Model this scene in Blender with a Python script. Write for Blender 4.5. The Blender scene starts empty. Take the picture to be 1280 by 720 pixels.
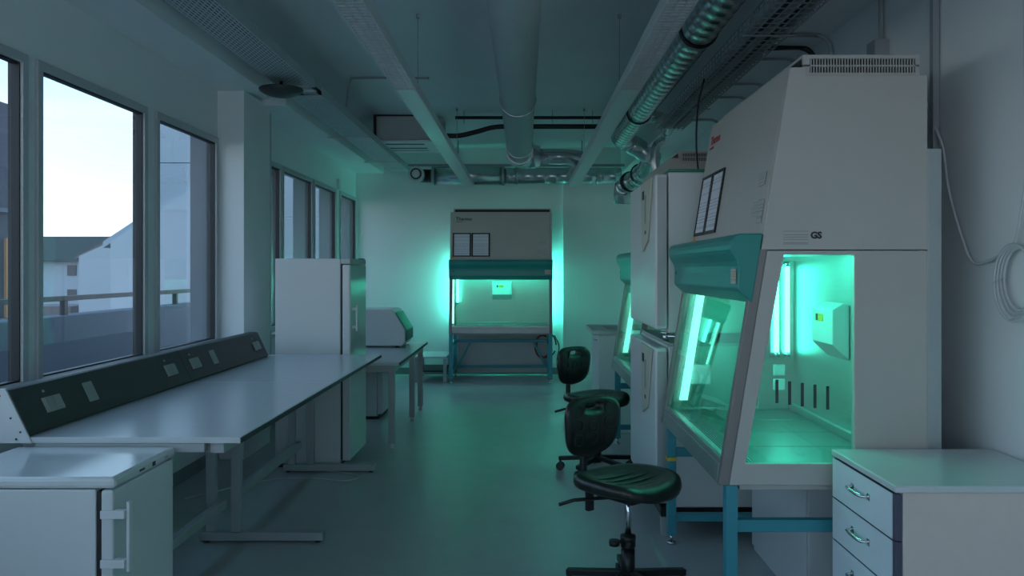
import bpy, math, random
from mathutils import Vector, Matrix, Euler
random.seed(4)
PI = math.pi
S = bpy.context.scene
COL = S.collection

# ------------------------------------------------------------------ camera
cd = bpy.data.cameras.new('camera'); cam = bpy.data.objects.new('camera', cd); COL.objects.link(cam)
cam.location = (0, 0, 1.42); cam.rotation_euler = (PI/2, 0, 0)
cd.sensor_width = 36; cd.lens = 1050/1280*36
cd.shift_x = -15/1280; cd.shift_y = -22/1280
cd.clip_end = 400; cd.clip_start = 0.05
S.camera = cam

# ------------------------------------------------------------------ world: pale evening sky
W = bpy.data.worlds.new('sky'); S.world = W; W.use_nodes = True
n = W.node_tree.nodes; l = W.node_tree.links
bg = n['Background']
tc = n.new('ShaderNodeTexCoord'); sp = n.new('ShaderNodeSeparateXYZ'); l.new(tc.outputs['Generated'], sp.inputs[0])
ramp = n.new('ShaderNodeValToRGB'); l.new(sp.outputs['Z'], ramp.inputs[0])
e = ramp.color_ramp.elements
e[0].position = 0.0; e[0].color = (.90, .94, .98, 1)
e[1].position = 0.9; e[1].color = (.18, .42, .80, 1)
a = e.new(0.09); a.color = (.70, .88, 1.0, 1)
a = e.new(0.25); a.color = (.38, .62, .88, 1)
mp = n.new('ShaderNodeMapping'); mp.inputs['Scale'].default_value = (1, 1, 7); l.new(tc.outputs['Generated'], mp.inputs[0])
nz = n.new('ShaderNodeTexNoise'); nz.inputs['Scale'].default_value = 2.2; nz.inputs['Detail'].default_value = 5; l.new(mp.outputs[0], nz.inputs['Vector'])
r2 = n.new('ShaderNodeMapRange'); r2.inputs[1].default_value = .45; r2.inputs[2].default_value = .75; r2.inputs[4].default_value = .55; l.new(nz.outputs[0], r2.inputs[0])
mx = n.new('ShaderNodeMix'); mx.data_type = 'RGBA'; l.new(r2.outputs[0], mx.inputs[0]); l.new(ramp.outputs[0], mx.inputs[6]); mx.inputs[7].default_value = (.82, .94, 1, 1)
l.new(mx.outputs[2], bg.inputs[0]); bg.inputs[1].default_value = 1.8

GREEN = (.09, 1.0, .76); TUBE = 19.0
S.view_settings.view_transform = 'Standard'; S.view_settings.look = 'None'
S.view_settings.exposure = 0.20; S.view_settings.gamma = 1; S.view_settings.use_curve_mapping = False

# ------------------------------------------------------------------ materials
def mat(name, col, rough=.5, metal=0, var=.06, scale=8, bump=0, bscale=200, spec=.5, stretch=None):
    m = bpy.data.materials.new(name); m.use_nodes = True
    nt = m.node_tree; N = nt.nodes; L = nt.links; b = N['Principled BSDF']
    b.inputs['Roughness'].default_value = rough; b.inputs['Metallic'].default_value = metal
    b.inputs['Specular IOR Level'].default_value = spec
    tc = N.new('ShaderNodeTexCoord'); mp = N.new('ShaderNodeMapping'); L.new(tc.outputs['Object'], mp.inputs[0])
    if stretch: mp.inputs['Scale'].default_value = stretch
    nz = N.new('ShaderNodeTexNoise'); nz.inputs['Scale'].default_value = scale; nz.inputs['Detail'].default_value = 4
    L.new(mp.outputs[0], nz.inputs['Vector'])
    rp = N.new('ShaderNodeMix'); rp.data_type = 'RGBA'
    lo = tuple(max(0, c*(1-var)) for c in col)+(1,); hi = tuple(min(1, c*(1+var)) for c in col)+(1,)
    rp.inputs[6].default_value = lo; rp.inputs[7].default_value = hi
    L.new(nz.outputs[0], rp.inputs[0]); L.new(rp.outputs[2], b.inputs['Base Color'])
    if bump:
        n2 = N.new('ShaderNodeTexNoise'); n2.inputs['Scale'].default_value = bscale; L.new(mp.outputs[0], n2.inputs['Vector'])
        bp = N.new('ShaderNodeBump'); bp.inputs['Strength'].default_value = bump; bp.inputs['Distance'].default_value = .002
        L.new(n2.outputs[0], bp.inputs['Height']); L.new(bp.outputs[0], b.inputs['Normal'])
    return m

def glass(name, tint=(.93, .97, .96), ior=1.5):
    m = bpy.data.materials.new(name); m.use_nodes = True
    N = m.node_tree.nodes; L = m.node_tree.links; N.clear()
    o = N.new('ShaderNodeOutputMaterial'); t = N.new('ShaderNodeBsdfTransparent'); g = N.new('ShaderNodeBsdfGlossy')
    t.inputs[0].default_value = tint+(1,); g.inputs['Roughness'].default_value = .01
    f = N.new('ShaderNodeFresnel'); ge = N.new('ShaderNodeNewGeometry'); mi = N.new('ShaderNodeMix')
    mi.inputs[2].default_value = ior; mi.inputs[3].default_value = 1/ior; L.new(ge.outputs['Backfacing'], mi.inputs[0]); L.new(mi.outputs[0], f.inputs[0])
    mx = N.new('ShaderNodeMixShader'); L.new(f.outputs[0], mx.inputs[0]); L.new(t.outputs[0], mx.inputs[1]); L.new(g.outputs[0], mx.inputs[2])
    L.new(mx.outputs[0], o.inputs[0]); return m

def emis(name, col, s):
    m = bpy.data.materials.new(name); m.use_nodes = True
    N = m.node_tree.nodes; L = m.node_tree.links; N.clear()
    o = N.new('ShaderNodeOutputMaterial'); em = N.new('ShaderNodeEmission'); em.inputs[0].default_value = col+(1,); em.inputs[1].default_value = s
    L.new(em.outputs[0], o.inputs[0]); return m

def perforated(name, col, brick=(.05, .018), mortar=.009, rough=.5, metal=.3):
    """sheet metal punched with rows of slots: the holes are see-through"""
    m = mat(name, col, rough, metal, .05)
    N = m.node_tree.nodes; L = m.node_tree.links; b = N['Principled BSDF']
    out = [x for x in N if x.type == 'OUTPUT_MATERIAL'][0]
    tc = N.new('ShaderNodeTexCoord'); sw = N.new('ShaderNodeSeparateXYZ'); cb = N.new('ShaderNodeCombineXYZ')
    L.new(tc.outputs['Object'], sw.inputs[0]); L.new(sw.outputs['Y'], cb.inputs['X']); L.new(sw.outputs['X'], cb.inputs['Y'])
    bt = N.new('ShaderNodeTexBrick'); L.new(cb.outputs[0], bt.inputs['Vector'])
    bt.inputs['Scale'].default_value = 1; bt.inputs['Brick Width'].default_value = brick[0]; bt.inputs['Row Height'].default_value = brick[1]
    bt.inputs['Mortar Size'].default_value = mortar; bt.inputs['Mortar Smooth'].default_value = 0
    t = N.new('ShaderNodeBsdfTransparent'); mx = N.new('ShaderNodeMixShader')
    L.new(bt.outputs['Fac'], mx.inputs[0]); L.new(t.outputs[0], mx.inputs[1]); L.new(b.outputs[0], mx.inputs[2]); L.new(mx.outputs[0], out.inputs[0])
    return m

def printed(name, lines=36, ink=(.30, .34, .46), paper=(.72, .74, .80)):
    """paper with rows of small illegible print, object space x / z"""
    m = mat(name, paper, .6)
    N = m.node_tree.nodes; L = m.node_tree.links; b = N['Principled BSDF']
    tc = N.new('ShaderNodeTexCoord'); s = N.new('ShaderNodeSeparateXYZ'); L.new(tc.outputs['Generated'], s.inputs[0])
    mu = N.new('ShaderNodeMath'); mu.operation = 'MULTIPLY'; mu.inputs[1].default_value = lines; L.new(s.outputs['Z'], mu.inputs[0])
    fl = N.new('ShaderNodeMath'); fl.operation = 'FLOOR'; L.new(mu.outputs[0], fl.inputs[0])
    fr = N.new('ShaderNodeMath'); fr.operation = 'FRACT'; L.new(mu.outputs[0], fr.inputs[0])
    wn = N.new('ShaderNodeTexWhiteNoise'); wn.noise_dimensions = '1D'; L.new(fl.outputs[0], wn.inputs['W'])
    c = N.new('ShaderNodeMath'); c.operation = 'GREATER_THAN'; L.new(wn.outputs['Value'], c.inputs[0]); c.inputs[1].default_value = .6
    d = N.new('ShaderNodeMath'); d.operation = 'GREATER_THAN'; L.new(fr.outputs[0], d.inputs[0]); d.inputs[1].default_value = .55
    cb = N.new('ShaderNodeCombineXYZ'); L.new(s.outputs['X'], cb.inputs[0]); L.new(fl.outputs[0], cb.inputs[1])
    nz = N.new('ShaderNodeTexNoise'); nz.inputs['Scale'].default_value = 22; L.new(cb.outputs[0], nz.inputs['Vector'])
    g = N.new('ShaderNodeMath'); g.operation = 'GREATER_THAN'; L.new(nz.outputs[0], g.inputs[0]); g.inputs[1].default_value = .45
    p = N.new('ShaderNodeMath'); p.operation = 'MULTIPLY'; L.new(c.outputs[0], p.inputs[0]); L.new(d.outputs[0], p.inputs[1])
    q = N.new('ShaderNodeMath'); q.operation = 'MULTIPLY'; L.new(p.outputs[0], q.inputs[0]); L.new(g.outputs[0], q.inputs[1])
    mx = N.new('ShaderNodeMix'); mx.data_type = 'RGBA'; L.new(q.outputs[0], mx.inputs[0]); mx.inputs[6].default_value = paper+(1,); mx.inputs[7].default_value = ink+(1,)
    L.new(mx.outputs[2], b.inputs['Base Color']); return m

M = dict(
 wall=mat('wall_paint', (.82, .85, .86), .7, 0, .02, 3, .15, 300),
 ceil=mat('ceiling_paint', (.78, .82, .83), .85, 0, .04, 2, .2, 120),
 floor=mat('floor_vinyl', (.46, .49, .50), .36, 0, .10, 5, .06, 500),
 base=mat('baseboard_vinyl', (.22, .24, .25), .5),
 frame=mat('window_frame_grey', (.50, .53, .54), .4),
 dark=mat('dark_gasket', (.02, .022, .025), .5),
 reveal=mat('outer_cladding', (.13, .15, .18), .6),
 blind=mat('blind_slat', (.34, .38, .42), .6, .2, .08, 40, stretch=(1, 1, 12)),
 white=mat('white_lacquer', (.68, .70, .71), .32, 0, .02),
 gloss=mat('white_gloss_enamel', (.66, .69, .70), .14, 0, .02),
 top=mat('worktop_laminate', (.62, .65, .67), .22, 0, .03, 12),
 edge=mat('worktop_dark_edge', (.03, .033, .038), .45),
 leg=mat('leg_grey_steel', (.42, .45, .46), .4, .2),
 trunk=mat('trunking_dark', (.045, .058, .056), .5, 0, .1),
 outlet=mat('outlet_grey', (.33, .37, .34), .5),
 beige=mat('cabinet_beige', (.50, .48, .45), .42, 0, .03, 6, .05, 400),
 cream=mat('panel_cream', (.58, .57, .47), .4),
 teal=mat('header_teal', (.02, .27, .24), .35, 0, .05),
 blue=mat('stand_blue', (.045, .29, .35), .35, .1, .06),
 steel=mat('brushed_steel', (.50, .53, .52), .36, .9, .1, 3, .1, 60, stretch=(1, 1, 30)),
 steel2=mat('satin_steel', (.42, .44, .44), .42, .9, .12, 6),
 traysteel=mat('tray_steel', (.26, .28, .275), .33, .8, .12, 4),
 bronze=mat('sash_metal', (.24, .22, .215), .45, .4, .06),
 chrome=mat('chrome', (.75, .76, .76), .12, 1, .02),
 galv=mat('galvanised', (.58, .62, .63), .26, .95, .22, 9),
 tray=perforated('tray_perforated', (.66, .70, .72), (.06, .02), .0055),
 traysolid=mat('tray_sheet', (.55, .59, .60), .5, .4),
 insul=mat('duct_insulation', (.50, .53, .53), .65, 0, .06, 4, .3, 60),
 black=mat('black_plastic', (.012, .012, .013), .42, 0, .2, 20),
 pu=mat('black_polyurethane', (.014, .016, .015), .32, 0, .5, 14, .5, 90),
 rubber=mat('caster_rubber', (.05, .05, .05), .6),
 pvc=mat('conduit_grey', (.33, .36, .38), .5),
 cable=mat('white_cable', (.60, .62, .64), .45),
 red=mat('red_hose', (.42, .03, .02), .4),
 redink=mat('red_ink', (.50, .06, .05), .5), ink=mat('black_ink', (.02, .025, .03), .5),
 yellow=mat('yellow_tape', (.75, .48, .02), .5), orange=mat('warning_orange', (.70, .36, .06), .5),
 green=mat('green_panel_glint', (.02, .22, .15), .4),  # also the painted glint on the upper incubator's top edge
 paper=mat('white_paper', (.80, .82, .82), .6), doc=printed('printed_sheet'), lab=printed('printed_label', 14, (.22, .23, .24), (.50, .49, .47)),
 edgepurple=mat('drawer_edge_purple', (.085, .085, .13), .4),
 drawer=mat('drawer_front_grey', (.78, .82, .88), .4), drbody=mat('drawer_body_beige', (.72, .61, .56), .5, 0, .04, 30),
 glass=glass('window_glass', (.93, .96, .97)), sash=glass('sash_glass', (.86, .96, .92)),
 tube=emis('lamp_green', GREEN, TUBE*.4), tube2=emis('added_glow_top', GREEN, TUBE*2.6), strip=emis('added_strip_green', (.22, 1.0, .80), 3.5), tube3=emis('added_glow_rear', GREEN, TUBE*3.0),  # top, strip and rear emitters are added to spread the green glow
 stucco=mat('white_render', (.46, .50, .54), .9, 0, .03, .5), roof=mat('roof_tile_dark', (.10, .12, .13), .8), roofred=mat('roof_tile_brown', (.22, .17, .17), .8),
 concrete=mat('parapet_concrete', (.13, .15, .18), .85, 0, .12, 1.5), terrace=mat('terrace_slab', (.07, .08, .10), .85, 0, .15, 1.5),
 facade=mat('facade_slate', (.05, .055, .085), .7, 0, .1, .8), wood=mat('facade_wood', (.42, .20, .10), .6), asphalt=mat('ground', (.12, .13, .13), .9), rail=mat('railing_steel', (.03, .04, .05), .5, .5),
 panelw=mat('cladding_white', (.36, .42, .48), .6, 0, .05, .8), winpane=mat('far_window_dark', (.06, .07, .09), .2),
)

# ------------------------------------------------------------------ mesh helpers
class MB:
    def __init__(s): s.v = []; s.f = []; s.sm = []
    def box(s, x0, x1, y0, y1, z0, z1):
        b = len(s.v)
        s.v += [(x0,y0,z0),(x1,y0,z0),(x1,y1,z0),(x0,y1,z0),(x0,y0,z1),(x1,y0,z1),(x1,y1,z1),(x0,y1,z1)]
        for q in ((0,3,2,1),(4,5,6,7),(0,1,5,4),(1,2,6,5),(2,3,7,6),(3,0,4,7)): s.f.append(tuple(b+i for i in q)); s.sm.append(False)
        return s
    def prism(s, prof, a0, a1, axis='x'):
        """extrude a closed profile; axis x: prof=(y,z); y: prof=(x,z); z: prof=(x,y)"""
        b = len(s.v); k = len(prof)
        for a in (a0, a1):
            for p, q in prof: s.v.append({'x': (a,p,q), 'y': (p,a,q), 'z': (p,q,a)}[axis])
        for i in range(k):
            j = (i+1) % k; s.f.append((b+i, b+j, b+k+j, b+k+i)); s.sm.append(False)
        s.f.append(tuple(b+i for i in reversed(range(k)))); s.f.append(tuple(b+k+i for i in range(k))); s.sm += [False, False]
        return s
    def ring(s, outer, inner, a0, a1, axis='x'):
        """frame between two polygons of equal count, extruded"""
        b = len(s.v); k = len(outer)
        for a in (a0, a1):
            for P in (outer, inner):
                for p, q in P: s.v.append({'x': (a,p,q), 'y': (p,a,q), 'z': (p,q,a)}[axis])
        o0, i0, o1, i1 = b, b+k, b+2*k, b+3*k
        for i in range(k):
            j = (i+1) % k
            s.f += [(o0+i,o0+j,i0+j,i0+i),(o1+j,o1+i,i1+i,i1+j),(o0+j,o0+i,o1+i,o1+j),(i0+i,i0+j,i1+j,i1+i)]; s.sm += [False]*4
        return s
    def bar(s, p, q, w, h=None):
        """square bar between two points"""
        h = h or w; p = Vector(p); q = Vector(q); d = (q-p).normalized()
        up = Vector((0,0,1)) if abs(d.z) < .95 else Vector((0,1,0))
        u = d.cross(up).normalized(); v = u.cross(d)
        b = len(s.v)
        for c in (p, q):
            for su, sv in ((-1,-1),(1,-1),(1,1),(-1,1)): s.v.append(tuple(c+u*su*w/2+v*sv*h/2))
        for qd in ((0,1,2,3),(7,6,5,4),(0,4,5,1),(1,5,6,2),(2,6,7,3),(3,7,4,0)): s.f.append(tuple(b+i for i in qd)); s.sm.append(False)
        return s
    def tube(s, pts, r, n=12, caps=True, ribs=0, ribh=.004):
        """round tube along a polyline, radius r or list; ribs: spacing of raised rings"""
        P = [Vector(p) for p in pts]; R = [r]*len(P) if not isinstance(r, (list, tuple)) else list(r)
        if ribs:
            Q = [P[0]]; RR = [R[0]]
            for i in range(len(P)-1):
                d = (P[i+1]-P[i]).length; k = int(d/ribs)
                for j in range(k):
                    t = (j+.5)/k; w = .006/d
                    for dt, e in ((-1.5*w,0),(-.5*w,ribh),(.5*w,ribh),(1.5*w,0)):
                        Q.append(P[i].lerp(P[i+1], t+dt)); RR.append(R[i]*(1-t)+R[i+1]*t+e)
                Q.append(P[i+1]); RR.append(R[i+1])
            P, R = Q, RR
        b0 = len(s.v); u = None
        for i, c in enumerate(P):
            d = ((P[min(i+1,len(P)-1)]-c).normalized()+(c-P[max(i-1,0)]).normalized()).normalized()
            if u is None:
                up = Vector((0,0,1)) if abs(d.z) < .9 else Vector((1,0,0)); u = d.cross(up).normalized()
            else: u = (u-d*u.dot(d)).normalized()
            v = d.cross(u)
            for k in range(n):
                a = 2*PI*k/n; s.v.append(tuple(c+(u*math.cos(a)+v*math.sin(a))*R[i]))
        for i in range(len(P)-1):
            for k in range(n):
                a = b0+i*n+k; c = b0+i*n+(k+1)%n; s.f.append((a,c,c+n,a+n)); s.sm.append(True)
        if caps:
            s.f.append(tuple(b0+k for k in reversed(range(n)))); s.f.append(tuple(b0+(len(P)-1)*n+k for k in range(n))); s.sm += [False,False]
        return s
    def cyl(s, c, r, h, n=20, r2=None):
        c = Vector(c); return s.tube([c, c+Vector((0,0,h))], [r, r if r2 is None else r2], n)
    def lathe(s, prof, c, n=24, sx=1, sy=1):
        b0 = len(s.v)
        for r, z in prof:
            for k in range(n):
                a = 2*PI*k/n; s.v.append((c[0]+r*sx*math.cos(a), c[1]+r*sy*math.sin(a), c[2]+z))
        for i in range(len(prof)-1):
            for k in range(n):
                a = b0+i*n+k; d = b0+i*n+(k+1)%n; s.f.append((a,d,d+n,a+n)); s.sm.append(True)
        s.f.append(tuple(b0+k for k in reversed(range(n)))); s.f.append(tuple(b0+(len(prof)-1)*n+k for k in range(n))); s.sm += [False,False]
        return s
    def torus(s, c, R, r, axis='z', n=24, m=8):
        c = Vector(c); pts = []
        for k in range(n+1):
            a = 2*PI*k/n; p = {'z': (math.cos(a)*R, math.sin(a)*R, 0), 'y': (math.cos(a)*R, 0, math.sin(a)*R), 'x': (0, math.cos(a)*R, math.sin(a)*R)}[axis]
            pts.append(c+Vector(p))
        return s.tube(pts, r, m, False)
    def build(s, name, m, parent=None, bevel=0, loc=(0,0,0), rot=None, kind=None, label=None):
        me = bpy.data.meshes.new(name); me.from_pydata(s.v, [], s.f); me.validate(); me.update()
        if len(me.polygons) == len(s.sm): me.polygons.foreach_set('use_smooth', s.sm)
        import bmesh
        bm = bmesh.new(); bm.from_mesh(me); bmesh.ops.recalc_face_normals(bm, faces=bm.faces); bm.to_mesh(me); bm.free()
        me.materials.append(M[m] if isinstance(m, str) else m)
        o = bpy.data.objects.new(name, me); COL.objects.link(o); o.location = loc
        if rot: o.rotation_euler = rot
        if parent: o.parent = parent
        if bevel:
            b = o.modifiers.new('bevel', 'BEVEL'); b.width = bevel; b.segments = 2; b.limit_method = 'ANGLE'; b.angle_limit = .6
        if kind: o['kind'] = kind
        if label: o['label'] = label
        return o

def B(name, m, x0, x1, y0, y1, z0, z1, parent=None, bevel=.002, **k): return MB().box(x0,x1,y0,y1,z0,z1).build(name, m, parent, bevel, **k)
def T(name, m, pts, r, parent=None, n=10, **k): return MB().tube(pts, r, n).build(name, m, parent, **k)
def thing(name, label, cat, loc=(0,0,0), rz=0, group=None):
    o = bpy.data.objects.new(name, None); COL.objects.link(o); o.location = loc; o.rotation_euler = (0,0,rz)
    o.empty_display_size = .1; o['label'] = label; o['category'] = cat
    if group: o['group'] = group
    return o
def tag(o, label, cat, group=None):
    o['label'] = label; o['category'] = cat
    if group: o['group'] = group
    return o
def struct(o): o['kind'] = 'structure'; return o
def sgroup(name, loc=(0,0,0)):
    o = bpy.data.objects.new(name, None); COL.objects.link(o); o.location = loc; o['kind'] = 'structure'; return o
def text(s, size, m, loc, rot, parent, name='lettering', bold=0):
    c = bpy.data.curves.new('t', 'FONT'); c.body = s; c.size = size; c.extrude = .0006; c.offset = bold; c.resolution_u = 3
    t = bpy.data.objects.new('t', c); COL.objects.link(t)
    me = bpy.data.meshes.new_from_object(t.evaluated_get(bpy.context.evaluated_depsgraph_get()))
    bpy.data.objects.remove(t); bpy.data.curves.remove(c); me.name = name; me.materials.clear(); me.materials.append(M[m])
    o = bpy.data.objects.new(name, me); COL.objects.link(o); o.location = loc; o.rotation_euler = rot; o.parent = parent; return o
def copy_tree(o, parent=None):
    c = o.copy(); COL.objects.link(c); c.parent = parent
    for ch in o.children: copy_tree(ch, c)
    return c
def arc(c, r, a0, a1, u, v, n=8):
    c = Vector(c); u = Vector(u); v = Vector(v)
    return [c+u*r*math.cos(a0+(a1-a0)*i/n)+v*r*math.sin(a0+(a1-a0)*i/n) for i in range(n+1)]
def smooth_path(pts, n=6):
    """catmull-rom through the points"""
    P = [Vector(p) for p in pts]; P = [P[0]*2-P[1]]+P+[P[-1]*2-P[-2]]; out = []
    for i in range(1, len(P)-2):
        for k in range(n):
            t = k/n; a,b,c,d = P[i-1],P[i],P[i+1],P[i+2]
            out.append(.5*((2*b)+(c-a)*t+(2*a-5*b+4*c-d)*t*t+(3*b-a-3*c+d)*t**3))
    out.append(P[-2]); return out

# ================================================================== THE ROOM
XL, XR, YF, YB, ZC = -2.30, 1.72, 11.5, -3.0, 3.10
struct(B('floor', 'floor', XL-.1, XR+.1, YB-.1, YF+.1, -.15, 0, bevel=0))
struct(B('ceiling', 'ceil', XL-.35, XR+.1, YB-.1, YF+.1, ZC, ZC+.2, bevel=0))
struct(B('wall_right', 'wall', XR, XR+.2, YB-.1, YF+.1, 0, ZC, bevel=0))
struct(B('wall_far', 'wall', XL-.35, XR+.2, YF, YF+.2, 0, ZC, bevel=0))
struct(MB().ring([(XL-.35,0),(XR+.2,0),(XR+.2,ZC),(XL-.35,ZC)], [(-2.2,.40),(1.6,.40),(1.6,2.95),(-2.2,2.95)], YB-.2, YB, 'y').build('wall_rear', 'wall'))
g = sgroup('window_11', (-.3, YB-.1, .40))
MB().ring([(-1.9,0),(1.9,0),(1.9,2.55),(-1.9,2.55)], [(-1.84,.06),(1.84,.06),(1.84,2.49),(-1.84,2.49)], -.04, .04, 'y').box(-.03,.03,-.03,.03,.06,2.49).build('window_frame', 'frame', g)
B('pane', 'glass', -1.84, 1.84, -.003, .003, .06, 2.49, g, 0)
SILL, HEAD = .867, 2.413
panes = [(-2.55,-1.15),(-.95,.75),(.95,2.2),(2.35,3.83),(3.99,5.06),(5.27,6.24),(7.04,7.88),(8.0,9.05),(9.2,10.2),(10.5,11.42)]
w = MB().box(XL-.07, XL, YB-.2, YF+.2, 0, SILL).box(XL-.07, XL, YB-.2, YF+.2, HEAD, ZC).box(XL-.20, XL-.07, 6.97, YF+.2, 0, SILL).box(XL-.20, XL-.07, 6.97, YF+.2, HEAD, ZC)
panes = [(a-.043, b+.043) for a, b in panes]
edges = [YB-.2]+[c for p in panes for c in p]+[YF+.2]
for i in range(0, len(edges), 2): w.box(XL-.07, XL, edges[i], edges[i+1], SILL, HEAD)
struct(w.build('wall_left', 'wall'))
for i, (a, b) in enumerate(panes):
    g = sgroup('window_%d' % (i+1), (XL, (a+b)/2, SILL)); hw = (b-a)/2; H = HEAD-SILL; fw = .045
    MB().ring([(-hw,0),(hw,0),(hw,H),(-hw,H)], [(-hw+fw,fw),(hw-fw,fw),(hw-fw,H-fw),(-hw+fw,H-fw)], -.035, .018).build('window_frame', 'frame', g, .004)
    MB().ring([(-hw+fw,fw),(hw-fw,fw),(hw-fw,H-fw),(-hw+fw,H-fw)], [(-hw+fw+.008,fw+.008),(hw-fw-.008,fw+.008),(hw-fw-.008,H-fw-.008),(-hw+fw+.008,H-fw-.008)], -.03, .004).build('gasket', 'dark', g)
    B('pane', 'glass', -.02, -.014, -hw+fw, hw-fw, fw, H-fw, g, 0)
    MB().box(-.068,-.04, hw-.02, hw, 0, H).box(-.068,-.04, -hw, -hw+.02, 0, H).build('blind_guide', 'dark', g)
    if i >= 6:
        nx = panes[i+1][0] if i+1 < len(panes) else YF; dd = (nx-b)
        MB().box(-.20,-.071, hw, hw+min(dd,.3), 0, H).build('outer_reveal', 'reveal', g)
struct(B('trim_1', 'frame', XL, XL+.26, YB, 6.295, SILL-.035, SILL-.001, bevel=.004))            # window board
struct(B('trim_2', 'frame', XL, XL+.12, 7.03, YF, SILL-.035, SILL-.001, bevel=.004))
struct(B('trim_3', 'wall', XL, -2.10, 6.30, 6.94, 0, 2.77, bevel=.003))                     # column between the window bays
struct(B('trim_4', 'wall', XL, -1.95, YB, 6.40, 2.77, ZC, bevel=.003))                      # ledge above the windows
struct(B('trim_5', 'wall', XL, -1.92, 6.78, YF, 2.75, ZC, bevel=.003))
struct(B('trim_6', 'wall', XL, -2.05, 6.40, 6.78, 2.80, ZC, bevel=.003))
struct(B('trim_7', 'wall', 1.32, XR, YB, YF, 2.74, ZC, bevel=.003))                         # ledge along the right wall
struct(B('trim_8', 'frame', XL, -2.10, 6.945, 6.99, 0, 2.72, bevel=.003))                    # narrow casing beside column
struct(B('trim_10', 'reveal', XL-.20, XL-.071, 6.29, 6.96, 0, ZC, bevel=0))                  # dark cladding outside the column
struct(B('trim_9', 'wall', .53, XR, YF-.10, YF, 0, 2.74, bevel=.003))                        # far wall step, added to cut the right edge of the rear glow
struct(B('baseboard_left', 'base', XL, XL+.012, YB, YF, 0, .09)); struct(B('baseboard_far', 'base', XL+.012, .53, YF-.012, YF, 0, .09))
struct(B('baseboard_right', 'base', XR-.012, XR, YB, YF-.012, 0, .09))

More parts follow.
